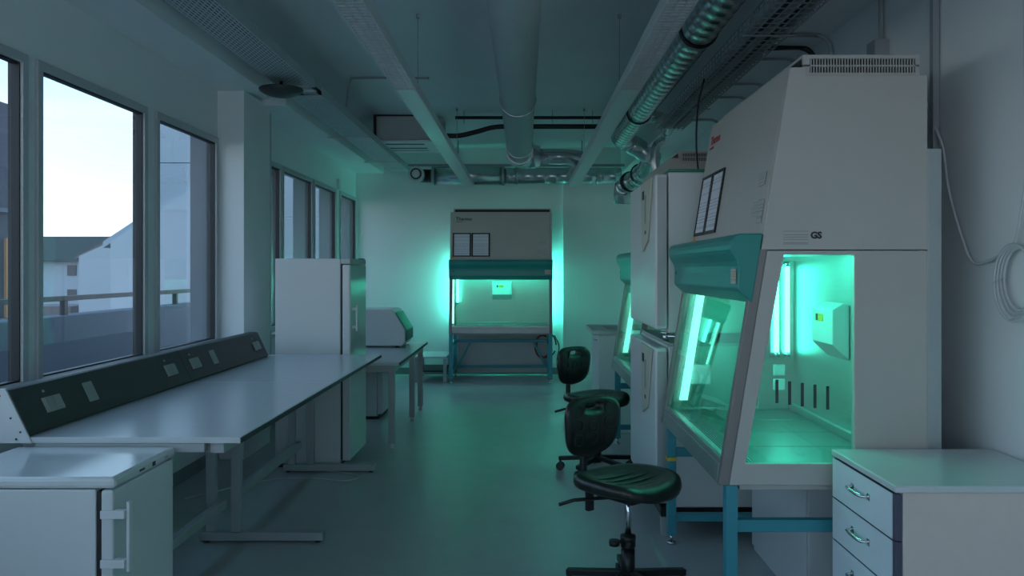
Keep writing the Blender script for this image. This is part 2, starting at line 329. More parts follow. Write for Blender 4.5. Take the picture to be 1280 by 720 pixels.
# ================================================================== SAFETY CABINET
def yf(h): return -.37+(h-.629)*.1619
def slope(h0, h1, a, b, x0, x1, mb=None):
    return (mb or MB()).prism([(yf(h0)+a,h0),(yf(h1)+a,h1),(yf(h1)+b,h1),(yf(h0)+b,h0)], x0, x1)
def safety_cabinet(label, loc, rz, logo):
    t = thing('safety_cabinet', label, 'lab cabinet', loc, rz, 'glowing safety cabinets')
    D = .385; th = .03
    for s in (-1, 1):
        x0, x1 = (s*.65, s*(.65-th)) if s < 0 else (s*(.65-th), s*.65)
        lo = MB().ring([(yf(.629)+.025,.629),(yf(1.492)+.025,1.492),(D,1.492),(D,.629)], [(-.285,.708),(-.144,1.478),(.115,1.478),(.115,.708)], x0, x1).build('side_panel', 'beige', t, .003)
        MB().prism([(-.285,.708),(-.144,1.478),(.115,1.478),(.115,.708)], s*.632-.003, s*.632+.003).build('side_window', 'sash', lo)
        MB().prism([(yf(1.496)+.002,1.496),(-.121,2.168),(-.06,2.168),(-.06,2.138),(D,2.138),(D,1.496)], x0, x1).build('upper_side_panel', 'beige', t, .003)
        slope(.629, 1.50, -.014, .024, x0-.008 if s > 0 else x0, x1 if s > 0 else x1+.008).build('sash_post', 'bronze', t, .003)
    slope(1.50, 2.17, 0, .03, -.619, .619).build('front_panel', 'beige', t, .003)
    slope(.629, .70, -.014, .05, -.611, .611).build('sash_sill', 'steel2', t, .004)
    slope(.70, .722, -.012, .012, -.611, .611).build('sash_rail', 'steel', t, .003)
    slope(.722, 1.42, -.003, .003, -.611, .611).build('front_glass', 'sash', t)
    # teal control header with a bulged lip
    prof = [(-.222,1.556),(-.300,1.556),(-.318,1.552),(-.332,1.543),(-.341,1.530),(-.344,1.514),(-.342,1.498),(-.336,1.483),(-.327,1.468),(-.319,1.453),(-.314,1.436),(-.312,1.41),(-.314,1.352),(-.306,1.340),(-.262,1.30)]
    hd = MB().prism(prof, -.655, .655).build('control_header', 'teal', t, .005)
    B('control_label', 'lab', .555, .63, -.3165, -.3145, 1.37, 1.428, hd, 0)
    B('label_mark', 'yellow', .60, .612, -.3175, -.3160, 1.385, 1.41, hd, 0)
    B('indicator', 'black', -.60, -.588, -.3165, -.3145, 1.40, 1.415, hd, 0)
    # shell
    B('roof_panel', 'beige', -.619, .619, -.09, D-.001, 2.11, 2.138, t)
    B('rear_panel', 'beige', -.619, .619, D-.02, D, .60, 2.11, t)
    B('base_pan', 'beige', -.62, .62, -.30, D-.021, .605, .66, t)
    B('rear_duct', 'leg', -.60, .645, D+.001, D+.055, .05, 1.87, t, .004)
    vb = B('fan_housing', 'dark', -.60, .625, -.045, .35, 2.139, 2.205, t)
    for s in (-1, 1):
        xa, xb = (-.614, -.601) if s < 0 else (.626, .639)
        g = MB().box(xa, xb, -.07, .36, 2.139, 2.150).box(xa, xb, -.07, .36, 2.174, 2.179).box(xa, xb, -.07, .36, 2.203, 2.216).box(xa, xb, -.07, -.045, 2.15, 2.203).box(xa, xb, .345, .36, 2.15, 2.203)
        for k in range(37): g.box(xa+.005, xb-.002, -.041+k*.0105, -.0372+k*.0105, 2.148, 2.205)
        g.build('vent_grille', 'beige', t)
    B('fan_cover', 'beige', -.60, .625, -.07, .36, 2.206, 2.217, t)
    # interior: steel chamber
    B('chamber_back', 'steel', -.618, .618, .30, .306, .70, 1.49, t, 0)
    B('chamber_ceiling', 'steel', -.618, .618, -.20, .30, 1.488, 1.494, t, 0)
    for s in (-1, 1): B('chamber_side', 'steel', s*.617-.002, s*.617+.002, .118, .30, .70, 1.488, t, 0)
    for k in range(4): B('work_tray', 'traysteel', -.612+k*.306, -.612+k*.306+.300, -.235, .27, .688, .70, t, .002)
    B('rear_gutter', 'steel2', -.61, .61, .272, .298, .69, .735, t, .004)
    for k in range(7): B('grille_slat', 'steel2', -.61, .61, -.312+k*.0115, -.3065+k*.0115, .688, .699, t, 0)
    B('drip_tray', 'dark', -.611, .611, -.30, -.237, .662, .675, t, 0)
    # vertical lamp fixture on the left inner wall
    fx = B('lamp_fixture', 'steel', -.614, -.602, .17, .29, .97, 1.47, t, .002)
    for y in (.20, .255):
        MB().cyl((-.585, y, 1.0), .0125, .44, 12).build('lamp_tube', 'tube', fx)
        for zz in (.975, 1.441): MB().cyl((-.585, y, zz), .016, .024, 12).build('tube_cap', 'chrome', fx)
    hl = B('added_top_fixture', 'steel', -.58, .58, -.185, -.14, 1.478, 1.487, t, .002)  # unseen lamp added under the header to brighten the chamber
    MB().tube([(-.57,-.168,1.462),(.57,-.168,1.462)], .0125, 12).build('lamp_tube', 'tube2', hl)
    MB().prism([(yf(.75)+.055,.75),(yf(1.44)+.055,1.44),(yf(1.44)+.095,1.44),(yf(.75)+.095,.75)], -.612, -.597).build('added_glow_strip', 'strip', t)  # assumed emitter, added for the bright band along the sash
    for h in (.80, .875): B('wall_socket', 'white', -.614, -.604, .19, .25, h, h+.058, t, .004)
    sb = MB().prism([(.298,1.03),(.298,1.27),(.275,1.28),(.225,1.25),(.225,1.10)], -.13, .13).build('control_box', 'white', t, .004)
    B('box_display', 'yellow', -.04, .02, .2225, .2245, 1.195, 1.225, sb, 0); B('box_mark', 'ink', -.07, -.05, .2225, .2245, 1.195, 1.225, sb, 0)
    for k in range(5): B('tape_strip', 'black', .6255, .6275, -.168+k*.047, -.157+k*.047, .928-k*.006, 1.015-k*.006, t, 0)
    B('glass_notice', 'paper', -.630, -.6285, -.26, -.13, .83, .93, t, 0)
    # stand
    for sx in (-1, 1):
        for y in (-.335, .33):
            lg = B('leg', 'blue', sx*.625-.025, sx*.625+.025, y-.022, y+.022, .05, .604 if y > 0 else .628, t, .003)
            MB().cyl((sx*.625, y, 0), .022, .014, 14).cyl((sx*.625, y, .014), .009, .036, 10).build('levelling_foot', 'chrome', lg)
        B('side_rail', 'blue', sx*.625-.018, sx*.625+.018, -.313, .308, .455, .50, t, .002)
        B('side_rail', 'blue', sx*.625-.018, sx*.625+.018, -.313, .308, .12, .16, t, .002)
    B('rear_rail', 'blue', -.60, .60, .315, .345, .46, .50, t, .002); B('rear_rail', 'blue', -.60, .60, .315, .345, .12, .155, t, .002)
    for s in (-1, 1): MB().bar((s*.58,.33,.15), (s*.42,.33,.465), .03).build('brace', 'blue', t)
    # print on the sloping upper front
    ang = math.atan(.1619); rot = (PI/2-ang, 0, 0)
    def onf(x, h, d=.003): return (x, yf(h)-d, h)
    text('Thermo', .062, logo, onf(-.58, 2.06), rot, t, 'logo_lettering', .001)
    text('SCIENTIFIC', .018, logo, onf(-.58, 2.035), rot, t, 'logo_lettering')
    for k, x in enumerate((-.615, -.375)):
        q = MB().ring([(0,0),(.232,0),(.232,.305),(0,.305)], [(.016,.014),(.216,.014),(.216,.291),(.016,.291)], -.008, 0, 'y').build('document_frame', 'black', t, loc=onf(x, 1.595, .001), rot=(-ang,0,0))
        B('document', 'doc', .016, .216, -.004, -.001, .014, .291, q, 0)
    MB().prism([(0,0),(.055,0),(.0275,.06)], -.001, .001, 'y').build('warning_triangle', 'orange', t, loc=onf(-.64+.0, 1.57, .003), rot=(-ang,0,0))
    B('inspection_sticker', 'lab', 0, .10, -.001, .001, 0, .055, t, 0, loc=onf(.45, 1.63, .003), rot=(-ang,0,0))
    B('inspection_sticker', 'lab', 0, .07, -.001, .001, 0, .09, t, 0, loc=onf(.53, 1.60, .003), rot=(-ang,0,0))
    B('serial_sticker', 'lab', 0, .09, -.001, .001, 0, .05, t, 0, loc=onf(.48, 1.745, .003), rot=(-ang,0,0))
    B('rating_label', 'lab', .650, .6515, -.145, -.055, 1.505, 1.565, t, 0)
    text('GS', .034, 'ink', (.6512, -.046, 1.538), (PI/2, 0, PI/2), t, 'safety_mark', .0016)
    return t
PH = -PI/2
c1 = safety_cabinet('large beige safety cabinet in the foreground right, glowing green behind a sloping glass sash', (1.10, 3.74, 0), PH, 'redink')
c2 = safety_cabinet('beige safety cabinet half hidden behind the incubators on the right, green sash showing', (1.10, 6.24, 0), PH, 'redink')
c3 = safety_cabinet('beige safety cabinet against the far wall, facing the room, glowing green', (-.293, 10.90, 0), 0, 'ink')
for x in (-.60, .60):
    lf = B('added_rear_fixture', 'steel', x-.02, x+.02, .442, .46, .75, 1.6, c3, .002); MB().cyl((x, .485, .80), .0125, .78, 12).build('lamp_tube', 'tube3', lf)  # unseen lamps added behind the cabinet to make the wall glow
tp = B('tape_band', 'yellow', -.651, -.599, -.359, -.311, .435, .452, c1, 0)

# ================================================================== INCUBATORS
def incubator(label, loc, top):
    t = thing('incubator', label, 'incubator', loc, PH, 'stacked incubators')
    B('body', 'white', -.52, .52, -.33, .33, 0, .86, t, .008)
    d = B('door', 'white', -.52, .52, -.40, -.334, .02, .85, t, .012)
    B('door_trim', 'leg', -.53, -.522, -.39, -.34, .04, .83, t, .002); B('door_trim', 'leg', .522, .53, -.39, -.34, .04, .83, t, .002)
    cp = MB().prism([(.10,.44),(.30,.50),(.46,.84),(.05,.84)], -.412, -.402, 'y').build('control_panel', 'cream', t, .003)
    B('display', 'black', .12, .19, -.4145, -.4125, .74, .79, cp, .001); B('key_strip', 'outlet', .22, .26, -.4145, -.4125, .60, .76, cp, .001)
    B('nameplate', 'ink', .22, .26, -.4145, -.4125, .54, .56, cp, 0)
    B('top_trim_glint', 'green' if top else 'leg', -.515, .515, -.325, .325, .861, .876, t, .003)  # upper unit: green colour stands for a reflected glint along the edge
    return t
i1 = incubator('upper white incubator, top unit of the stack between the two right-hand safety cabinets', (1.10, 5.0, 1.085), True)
i2 = incubator('lower white incubator under its twin, cream control panel at its front corner', (1.10, 5.0, .155), False)
st = thing('incubator_stand', 'low dark steel stand with square legs under the stacked incubators', 'stand', (1.10, 5.0, 0), PH)
MB().ring([(-.52,-.37),(.52,-.37),(.52,.33),(-.52,.33)], [(-.47,-.32),(.47,-.32),(.47,.28),(-.47,.28)], .105, .154, 'z').build('frame', 'black', st, .003)
for x in (-.49,.49):
    for y in (-.345,.30): B('leg', 'leg', x-.022, x+.022, y-.022, y+.022, 0, .104, st, .002)
vv = thing('gas_valve', 'small chrome gas valve and fittings sitting between the stacked incubators', 'valve', (.78, 4.62, 1.032))
MB().cyl((0,0,0), .016, .04).tube([(0,0,.03),(0,-.07,.03)], .010).build('valve_body', 'chrome', vv)
MB().lathe([(.026,0),(.03,.006),(.026,.012)], (0,0,.04)).build('valve_knob', 'chrome', vv)
MB().tube([(0,-.07,.03),(.05,-.09,.032),(.12,-.10,.03)], .009).cyl((.12,-.10,.0), .014, .045).build('pipe_fitting', 'chrome', vv)

# white pedestal cabinet under cabinet 1
bc = thing('base_cabinet', 'plain white cabinet standing on the floor under the foreground safety cabinet', 'cabinet', (1.30, 3.86, 0))
B('body', 'white', -.13, .16, -.40, .42, .0, .59, bc, .004); B('door', 'white', -.14, -.131, -.395, .415, .03, .58, bc, .002)

# ================================================================== DRAWER CABINET
dc = thing('drawer_cabinet', 'low drawer cabinet with bar handles and glossy top in the lower right corner', 'drawer cabinet', (1.41, 2.79, 0))
B('body', 'drbody', -.265, .29, -.25, .255, 0, .748, dc, .002)
B('top_board', 'top', -.292, .295, -.262, .268, .749, .770, dc, .004)
for z0, z1 in ((.602,.742),(.452,.598),(.302,.448),(.152,.298),(.02,.148)):
    dr = B('drawer', 'edgepurple', -.288, -.267, -.252, .257, z0, z1, dc, .002)
    B('drawer_front', 'drawer', -.2905, -.2885, -.234, .257, z0+.001, z1-.001, dr, 0)
    zc = (z0+z1)/2+.012
    MB().tube([(-.289,-.06,zc),(-.312,-.052,zc),(-.316,-.02,zc),(-.316,.03,zc),(-.312,.065,zc),(-.289,.072,zc)], .0065, 8).box(-.2915,-.289,-.072,-.048,zc-.011,zc+.011).box(-.2915,-.289,.06,.084,zc-.011,zc+.011).build('handle', 'chrome', dr)

# ================================================================== CHAIRS
def superel(a, b, n, e=2.6, cx=0, cy=0):
    r = []
    for k in range(n):
        t = 2*PI*k/n; c, s = math.cos(t), math.sin(t)
        r.append((cx+a*math.copysign(abs(c)**(2/e), c), cy+b*math.copysign(abs(s)**(2/e), s)))
    return r
def chair(label, loc, rz, sh, base_rot):
    t = thing('lab_chair', label, 'chair', loc, rz, 'black swivel lab chairs')
    n = 40; m = MB()
    prof = [(.02,-.038),(.80,-.038),(.90,-.035),(.975,-.027),(1,-.012),(.985,.0),(.93,.010),(.82,.009),(.6,.002),(.35,-.003),(.02,-.004)]
    for s, z in prof:
        for (x, y) in superel(.225*s, .215*s, n):
            fx = 1-.10*max(0, -y/.215)**2
            zz = z+sh - (.035*max(0, (-y-.12)/.1)**1.5 if y < -.12 else 0) + (.012*(abs(x)/.22)**2 if z > -.01 else 0)
            m.v.append((x*fx, y, zz))
    for i in range(len(prof)-1):
        for k in range(n):
            a = i*n+k; b = i*n+(k+1) % n; m.f.append((a,b,b+n,a+n)); m.sm.append(True)
    m.f.append(tuple(range(n))[::-1]); m.f.append(tuple((len(prof)-1)*n+k for k in range(n))); m.sm += [False,True]
    m.build('seat', 'pu', t)
    # ridge lines on the seat
    g = MB()
    for k in range(5): g.tube([(x*.16, .11-k*.055, sh-.001+.0075*abs(x)**2) for x in (-1,-.5,0,.5,1)], .0032, 6)
    g.build('seat_ridges', 'pu', t, kind='stuff')
    # backrest: rounded tapering shell with a grip hole
    n = 40; out = []
    for (x, z) in superel(.165, .128, n, 3.4):
        out.append((x*(1+.10*(z/.135)), z+ (0 if z > 0 else -.02*(1-abs(x)/.22))))
    hole = superel(.052, .017, n, 3.2, 0, .085); R = 7
    b = MB(); bz = sh+.205
    def bend(x, z, d): return (x, .235+.05*0 - .32*x*x*2 + .10*z*z*3 + d + .12*z*-.3, bz+z)
    rings = []
    for side in (0, 1):
        for r in range(R):
            f = r/(R-1); row = []
            th = .022*(1-.65*(1-min(1, f*3))**2) if True else .02
            for k in range(n):
                x = out[k][0]*(1-f)+hole[k][0]*f; z = out[k][1]*(1-f)+hole[k][1]*f
                row.append(len(b.v)); b.v.append(bend(x, z, th if side else -th))
            rings.append(row)
    fr, bk = rings[:R], rings[R:]
    def q(a1, a2):
        for k in range(n):
            j = (k+1) % n; b.f.append((a1[k],a1[j],a2[j],a2[k])); b.sm.append(True)
    for r in range(R-1): q(fr[r], fr[r+1]); q(bk[r+1], bk[r])
    q(bk[0], fr[0]); q(fr[-1], bk[-1])
    b.build('backrest', 'pu', t)
    g = MB()
    for x in (-.095, .0, .095):
        for z in (-.06, .005, .07 if abs(x) > .05 else -.01):
            c = bend(x, z, -.0225); g.torus(c, .026, .003, 'y', 18, 6)
    g.build('backrest_ridges', 'pu', t, kind='stuff')
    # support
    MB().box(-.085,.085,-.10,.12, sh-.085, sh-.05).build('seat_plate', 'black', t, .008)
    MB().tube(smooth_path([(0,.09,sh-.075),(0,.22,sh-.08),(0,.275,sh-.03),(0,.272,sh+.12),(0,.252,sh+.22)]), .017, 10).build('back_support', 'black', t)
    MB().box(-.018,.018,.225,.25, sh-.19, sh-.05).build('lever_arm', 'black', t, .004)
    MB().tube([(-.05,.02,sh-.075),(-.20,.13,sh-.085),(-.26,.16,sh-.10)], .008, 8).build('lever', 'black', t)
    MB().cyl((0,0,sh-.25), .014, .19, 14).build('gas_lift', 'chrome', t)
    bl = MB(); k0 = .20; prof = [(.030,k0)]
    steps = 12; top = sh-.245
    for k in range(steps):
        z = k0+.02+(top-k0-.04)*k/steps; dz = (top-k0-.04)/steps
        prof += [(.026,z),(.033,z+dz*.5)]
    prof += [(.034,top-.02),(.034,top),(.016,top+.004)]
    bl.lathe(prof, (0,0,0), 18).build('bellows', 'black', t)
    MB().tube([(-.03,0,top-.02),(-.075,.01,top-.02)], .008).lathe([(.022,-.012),(.024,0),(.022,.012)], (-.075,.01,top-.02), 14).build('height_knob', 'black', t)
    MB().cyl((0,0,.07), .03, .14, 18).build('column', 'black', t)
    for k in range(5):
        a = base_rot+2*PI*k/5; ca, sa = math.cos(a), math.sin(a)
        arm = MB().bar((ca*.02,sa*.02,.105), (ca*.275,sa*.275,.082), .038, .028).build('base_arm', 'black', t, .004)
        x, y = ca*.265, sa*.265; u = Vector((-sa, ca, 0)); cs = MB()
        for s in (-1, 1):
            c = Vector((x,y,.028))+u*s*.014; cs.tube([c-u*.009, c+u*.009], .028, 16)
        cs.cyl((x,y,.03), .008, .045, 8).build('caster', 'rubber', arm)
    return t
chair('black lab chair nearer the camera, low seat facing the big green-lit cabinet', (.452, 3.65, 0), math.radians(40), .515, math.radians(50))
chair('black lab chair farther back, higher seat seen edge-on behind the nearer chair', (.515, 5.92, 0), math.radians(44), .535, math.radians(121))

# ================================================================== WORK TABLES (left)
TH = .82
def lab_table(label, y0, y1, foot):
    t = thing('work_table', label, 'table', (-1.44, (y0+y1)/2, 0), 0, 'long white work tables')
    hl = (y1-y0)/2
    B('tabletop', 'top', -.42, .42, -hl, hl, TH-.022, TH, t, .002)
    B('edge_band', 'edge', .4205, .424, -hl, hl, TH-.021, TH-.002, t, 0)
    B('apron', 'leg', .30, .35, -hl+.03, hl-.03, TH-.064, TH-.023, t, .002); B('apron', 'leg', -.38, -.33, -hl+.03, hl-.03, TH-.064, TH-.023, t, .002)
    B('cross_rail', 'leg', -.32, .29, -hl+.001, -hl+.04, TH-.055, TH-.023, t, .002)
    for yy in foot:
        y = yy-(y0+y1)/2
        f = B('foot', 'leg', -.25, .392, y-.03, y+.03, .012, .055, t, .004)
        for x in (-.22, .36): MB().cyl((x,y,0), .016, .012, 12).build('foot_pad', 'black', f)
        B('leg', 'leg', -.22, -.17, y-.02, y+.02, .056, TH-.07, t, .003); B('leg', 'leg', -.09, -.04, y-.02, y+.02, .056, TH-.07, t, .003)
        B('bracket', 'leg', -.24, .28, y-.018, y+.018, TH-.07, TH-.023, t, .003)
    ys = sorted(foot); B('lower_rail', 'leg', -.165, -.125, -hl+.12 if len(ys) < 2 else ys[0]-(y0+y1)/2+.03, hl-.08, .17, .215, t, .003)
    return t
lab_table('long white work table nearest the camera, dark front edge, mini fridge before it', 3.02, 4.505, [3.12, 4.40])
lab_table('long white work table farther along the windows, ending at the tall white fridge', 4.509, 5.99, [5.92])

# trunking with outlets
tk = thing('outlet_trunking', 'long dark sloping outlet strip running along the back of the white tables', 'outlet strip', (-1.90, 3.02, .82))
prof = [(.115,.001),(.12,.012),(.115,.02),(.045,.168),(.03,.172),(-.012,.172),(-.012,.001)]
for a, b in ((.003,1.475),(1.48,2.83)): MB().prism(prof, a, b, 'y').build('trunking_cover', 'trunk', tk, .002)
ep = MB().prism([(.135,-.02),(.04,.175),(-.10,.175),(-.10,-.02)], -.009, -.001, 'y').build('end_plate', 'white', tk, .001)
sc = MB()
for x, z in ((.02,.15),(.095,.02),(.06,.07),(-.06,.15),(.08,-.005),(-.02,.06),(-.02,.0)): sc.tube([(x,-.0105,z),(x,-.0088,z)], .004, 8)
sc.build('screws', 'ink', ep)
dv = Vector((-.07,0,.148)).normalized(); nv = Vector((.148,0,.07)).normalized()
def on_face(y, s, wy, ws, name, m, parent, d=.006):
    c = Vector((.115,0,.02))+dv*s; mb = MB(); p0 = c-dv*ws/2; p1 = c+dv*ws/2; q1 = p1+nv*d; q0 = p0+nv*d
    return mb.prism([(p0.x,p0.z),(q0.x,q0.z),(q1.x,q1.z),(p1.x,p1.z)], y-wy/2, y+wy/2, 'y').build(name, m, parent, .0015)
for y, k in ((.22,2),(1.30,2),(1.62,2),(2.68,2)):
    o = on_face(y, .075, .12, .06, 'outlet', 'outlet', tk); on_face(y-.03, .075, .048, .05, 'socket_cover', 'outlet', o, .010); on_face(y+.03, .075, .048, .05, 'socket_cover', 'outlet', o, .010)
    on_face(y-.03, .13, .01, .01, 'indicator', 'outlet', o, .006)
for y in (.50, 1.90): on_face(y, .08, .07, .085, 'blank_plate', 'outlet', tk)

# mini fridge
mf = thing('mini_fridge', 'small white fridge standing at the front end of the work table, lower left', 'fridge', (-1.53, 2.78, 0))
B('body', 'white', -.28, .225, -.222, .222, .03, .752, mf, .004)
tt = MB().box(-.285,.285,-.226,.226,.754,.79).build('top_panel', 'gloss', mf, .012)
d = B('door', 'gloss', .240, .278, -.222, .222, .05, .750, mf, .008)
B('gasket', 'dark', .226, .239, -.216, .216, .055, .745, mf, 0)
hn = MB().box(.318,.328,-.222,-.196,.50,.715).build('handle', 'white', d, .003)
for zz in (.665, .515): B('handle_bracket', 'white', .279, .317, -.218, -.200, zz, zz+.025, d, .002)
for zz in (.665, .515): B('handle_plate', 'white', .243, .317, -.232, -.223, zz, zz+.025, d, .002)
B('display', 'ink', .2845, .287, .035, .055, .764, .778, tt, 0); B('badge', 'ink', .2845, .287, -.06, -.025, .768, .774, tt, 0); B('button', 'outlet', .2845, .287, .13, .155, .766, .776, tt, 0)
MB().box(-.26,.21,-.20,.20,0,.03).build('plinth', 'dark', mf)

# tall fridge
tf = thing('tall_fridge', 'tall white fridge standing at the far end of the work tables', 'fridge', (-1.52, 6.34, 0))
B('body', 'white', -.27, .20, -.30, .30, .03, 1.506, tf, .006)
d = B('door', 'gloss', .213, .272, -.30, .30, .05, 1.462, tf, .010)
B('gasket', 'dark', .201, .212, -.29, .29, .055, 1.46, tf, 0)
tb = B('control_bezel', 'leg', .201, .27, -.30, .30, 1.466, 1.505, tf, .004)
B('hinge', 'dark', .22, .262, .24, .28, 1.505, 1.513, tb, 0)
hn = B('handle', 'white', .302, .314, -.262, -.238, .98, 1.17, d, .003); [B('handle_bracket', 'white', .2725, .3015, -.258, -.242, zz, zz+.02, d, 0) for zz in (1.0, 1.13)]
MB().box(-.25,.19,-.28,.28,0,.03).build('plinth', 'dark', tf)

# second bench with box device
sbn = thing('side_bench', 'lower white bench with square legs beyond the tall fridge', 'table', (-1.38, 7.63, 0))
B('tabletop', 'top', -.40, .39, -.98, .98, .665, .69, sbn, .002); B('edge_band', 'edge', .3905, .394, -.98, .98, .666, .689, sbn, 0)
MB().ring([(-.37,-.95),(.35,-.95),(.35,.95),(-.37,.95)], [(-.34,-.92),(.32,-.92),(.32,.92),(-.34,.92)], .61, .664, 'z').build('apron', 'leg', sbn, .002)
for x in (-.34,.325):
    for y in (-.925, .28, .92):
        lg = B('leg', 'leg', x-.024, x+.024, y-.024, y+.024, .04, .609, sbn, .002); MB().cyl((x,y,0), .018, .04, 12).build('levelling_foot', 'white', lg)
dv_ = thing('centrifuge', 'white boxy bench device with chamfered corner on the lower bench', 'lab device', (-1.48, 8.16, .69))
MB().prism([(-.30,.02),(.33,.02),(.36,.06),(.36,.17),(.25,.35),(.22,.36),(-.30,.36)], -.25, .25, 'y').build('housing', 'white', dv_, .006)
MB().prism([(.372,.065),(.372,.165),(.272,.33),(.262,.33),(.362,.165),(.362,.065)], -.23, .23, 'y').build('front_panel', 'green', dv_)
for x in (-.25,.28):
    for y in (-.2,.2): MB().cyl((x,y,0), .02, .02, 12).build('rubber_foot', 'black', dv_)
uf = thing('undercounter_fridge', 'small white fridge tucked under the far end of the lower bench', 'fridge', (-1.62, 8.27, 0))
B('body', 'white', -.27, .22, -.27, .27, .03, .58, uf, .004); B('door', 'white', .225, .27, -.27, .27, .05, .57, uf, .006); B('plinth', 'dark', -.25, .24, -.25, .25, 0, .029, uf, 0)
ls = thing('low_side_table', 'low side table with dark shelf against the far wall', 'table', (-1.15, 10.95, 0))
B('tabletop', 'top', -.24, .17, -.33, .40, .305, .33, ls, .002); B('shelf', 'edge', -.21, .14, -.30, .38, .13, .15, ls, .002)
for x in (-.215,.148):
    for y in (-.30,.37): B('leg', 'leg', x-.02, x+.02, y-.02, y+.02, 0, .304, ls, .002)
# sink unit at right
sk = thing('sink_unit', 'white sink cabinet with grey basin top beside the far right cabinet', 'sink', (.98, 7.68, 0))
B('body', 'white', -.33, .35, -.36, .38, .0, .858, sk, .004)
MB().ring([(-.385,-.40),(.37,-.40),(.37,.40),(-.385,.40)], [(-.25,-.27),(.25,-.27),(.25,.27),(-.25,.27)], .86, .90, 'z').build('basin_top', 'leg', sk, .004)
B('basin', 'steel2', -.27, .27, -.29, .29, .862, .866, sk, 0); B('door_handle', 'chrome', -.36, -.332, -.30, -.20, .80, .815, sk, .003)
MB().tube(smooth_path([(.30,0,.90),(.30,0,1.12),(.22,0,1.18),(.12,0,1.14)]), .011).build('tap', 'chrome', sk)

# ================================================================== CEILING SERVICES
# slotted cable tray along windows
tr = thing('cable_tray', 'wide perforated cable tray hanging along the window side of the ceiling', 'cable tray', (-1.66, 0, 2.76))
MB().box(-.13,.13,-1.0,6.15,0,.003).build('tray_bottom', 'tray', tr); MB().box(-.13,.13,6.35,11.3,-.02,-.017).build('tray_bottom', 'tray', tr)
MB().box(-.133,-.130,-1,6.15,0,.06).box(.130,.133,-1,6.15,0,.06).box(-.133,-.130,6.35,11.3,-.02,.05).box(.130,.133,6.35,11.3,-.02,.05).build('tray_side', 'traysolid', tr)
for y in (6.15, 6.33, 8.3, 10.2): B('tray_bracket', 'traysolid', -.28, .135, y, y+.03, -.03, -.019, tr, 0)
MB().bar((0.05,6.1,.0),(0.05,6.5,-.01),.10,.012).build('joint_plate', 'traysolid', tr)
for k, x in enumerate([-.115+.023*j for j in range(11)]): T('tray_cable', 'black', [(x,-1,.02),(x+.01,3,.02),(x-.01,6.1,.02),(x,8,.012),(x,11.2,.012)], .0105, tr, 8)
lb = thing('lamp_bowl', 'dark shallow bowl lamp hanging beside the window-side cable tray', 'lamp', (-1.72, 5.95, 2.70))
MB().lathe([(.02,-.052),(.08,-.045),(.13,-.025),(.155,0),(.15,.008)], (0,0,0), 28).build('bowl', 'trunk', lb); MB().cyl((0,0,.008), .012, .05, 8).build('stem', 'black', lb)
# two white louvred light channels
def channel(label, x, group='white ceiling light channels'):
    t = thing('light_channel', label, 'ceiling light', (x, 0, 2.48), 0, group)
    MB().box(-.062,-.056,1.0,10.6,0,.055).box(.056,.062,1.0,10.6,0,.055).box(-.062,.062,1.0,10.6,.055,.060).build('channel_body', 'white', t, .0)
    B('channel_lid', 'white', -.055, .055, 4.93, 10.6, .0, .006, t, .001)
    s = MB()
    for k in range(97): s.box(-.055,.055,1.05+k*.04,1.062+k*.04,.001,.03)
    s.box(-.02,-.016,1.0,4.93,.001,.03).box(.016,.02,1.0,4.93,.001,.03)
    s.build('louvre_slats', 'white', t, kind='stuff')
    for y in (2.5, 5.5, 8.7):
        w_ = MB().tube([(0,y,.06),(0,y,ZC-2.483)], .0022, 6); w_.lathe([(.012,0),(.012,.025)], (0,y,ZC-2.48-.030), 10); w_.build('suspension_wire', 'pvc', t)
    B('end_cap', 'white', -.064, .064, 10.6, 10.61, -.002, .062, t, 0)
    return t
channel('left long white louvred light channel hung below the ceiling', -.695); channel('right long white louvred light channel beside the spiral duct', .625)

# central insulated duct with elbow to the cross run
cdc = thing('central_duct', 'big white insulated round duct running down the middle of the ceiling', 'duct', (-.045, 0, 2.645))
MB().tube([(0,-1,0),(0,8.62,0)], .125, 32).build('insulated_duct', 'insul', cdc)
MB().tube([(0,8.6,0),(0,8.68,0)], .142, 32).build('duct_collar', 'galv', cdc)
MB().tube([(0,8.68,0)]+arc((.13,8.92,0), .13, PI, PI/2, (1,0,0), (0,1,0), 8)+[(.22,9.05,0)], [.135]*10+[.115], 28).build('duct_elbow', 'galv', cdc)
MB().tube([(.20,9.05,0),(.42,9.05,0)]+arc((.42,9.30,0), .25, -PI/2, 0, (1,0,0), (0,1,0), 8)+[(.67,10.7,0)], .085, 24, ribs=.12).build('branch_duct', 'galv', cdc)
for y in (3, 6, 8.2):
    MB().torus((0,y,0), .128, .006, 'y', 28, 6).tube([(0,y,.13),(0,y,ZC-2.645)], .004, 6).build('duct_hanger', 'galv', cdc)
# cross run on the far wall
cr = thing('cross_duct', 'galvanised round duct crossing the room in front of the far wall', 'duct', (0, 10.85, 2.64))
MB().tube([(-1.15,0,0),(-.27,0,0)], .118, 28).build('silencer', 'galv', cr); MB().tube([(-.27,0,0),(1.25,0,0)], .10, 28, ribs=.15).build('duct_run', 'galv', cr)
for x in (-1.17,-.27,-.1,.62,.95): MB().tube([(x-.02,0,0),(x+.02,0,0)], .124 if x < -.2 else .108, 28).build('duct_collar', 'steel2', cr)
for x in (-.85,-.1,.75): MB().tube([(x,0,.1),(x,0,ZC-2.64)], .008, 6).build('threaded_rod', 'pvc', cr)
MB().box(-1.5,1.3,.0,.03,.125,.155).build('support_rail', 'pvc', cr)
MB().tube([(-1.18,0,0),(-1.26,0,0)]+arc((-1.26,-.12,0), .12, PI/2, PI, (1,0,0), (0,1,0), 6), .085, 24).build('end_elbow', 'black', cr)
vd = thing('air_valve', 'round white ventilation valve at the left end of the cross duct', 'air vent', (-1.37, 10.65, 2.645))
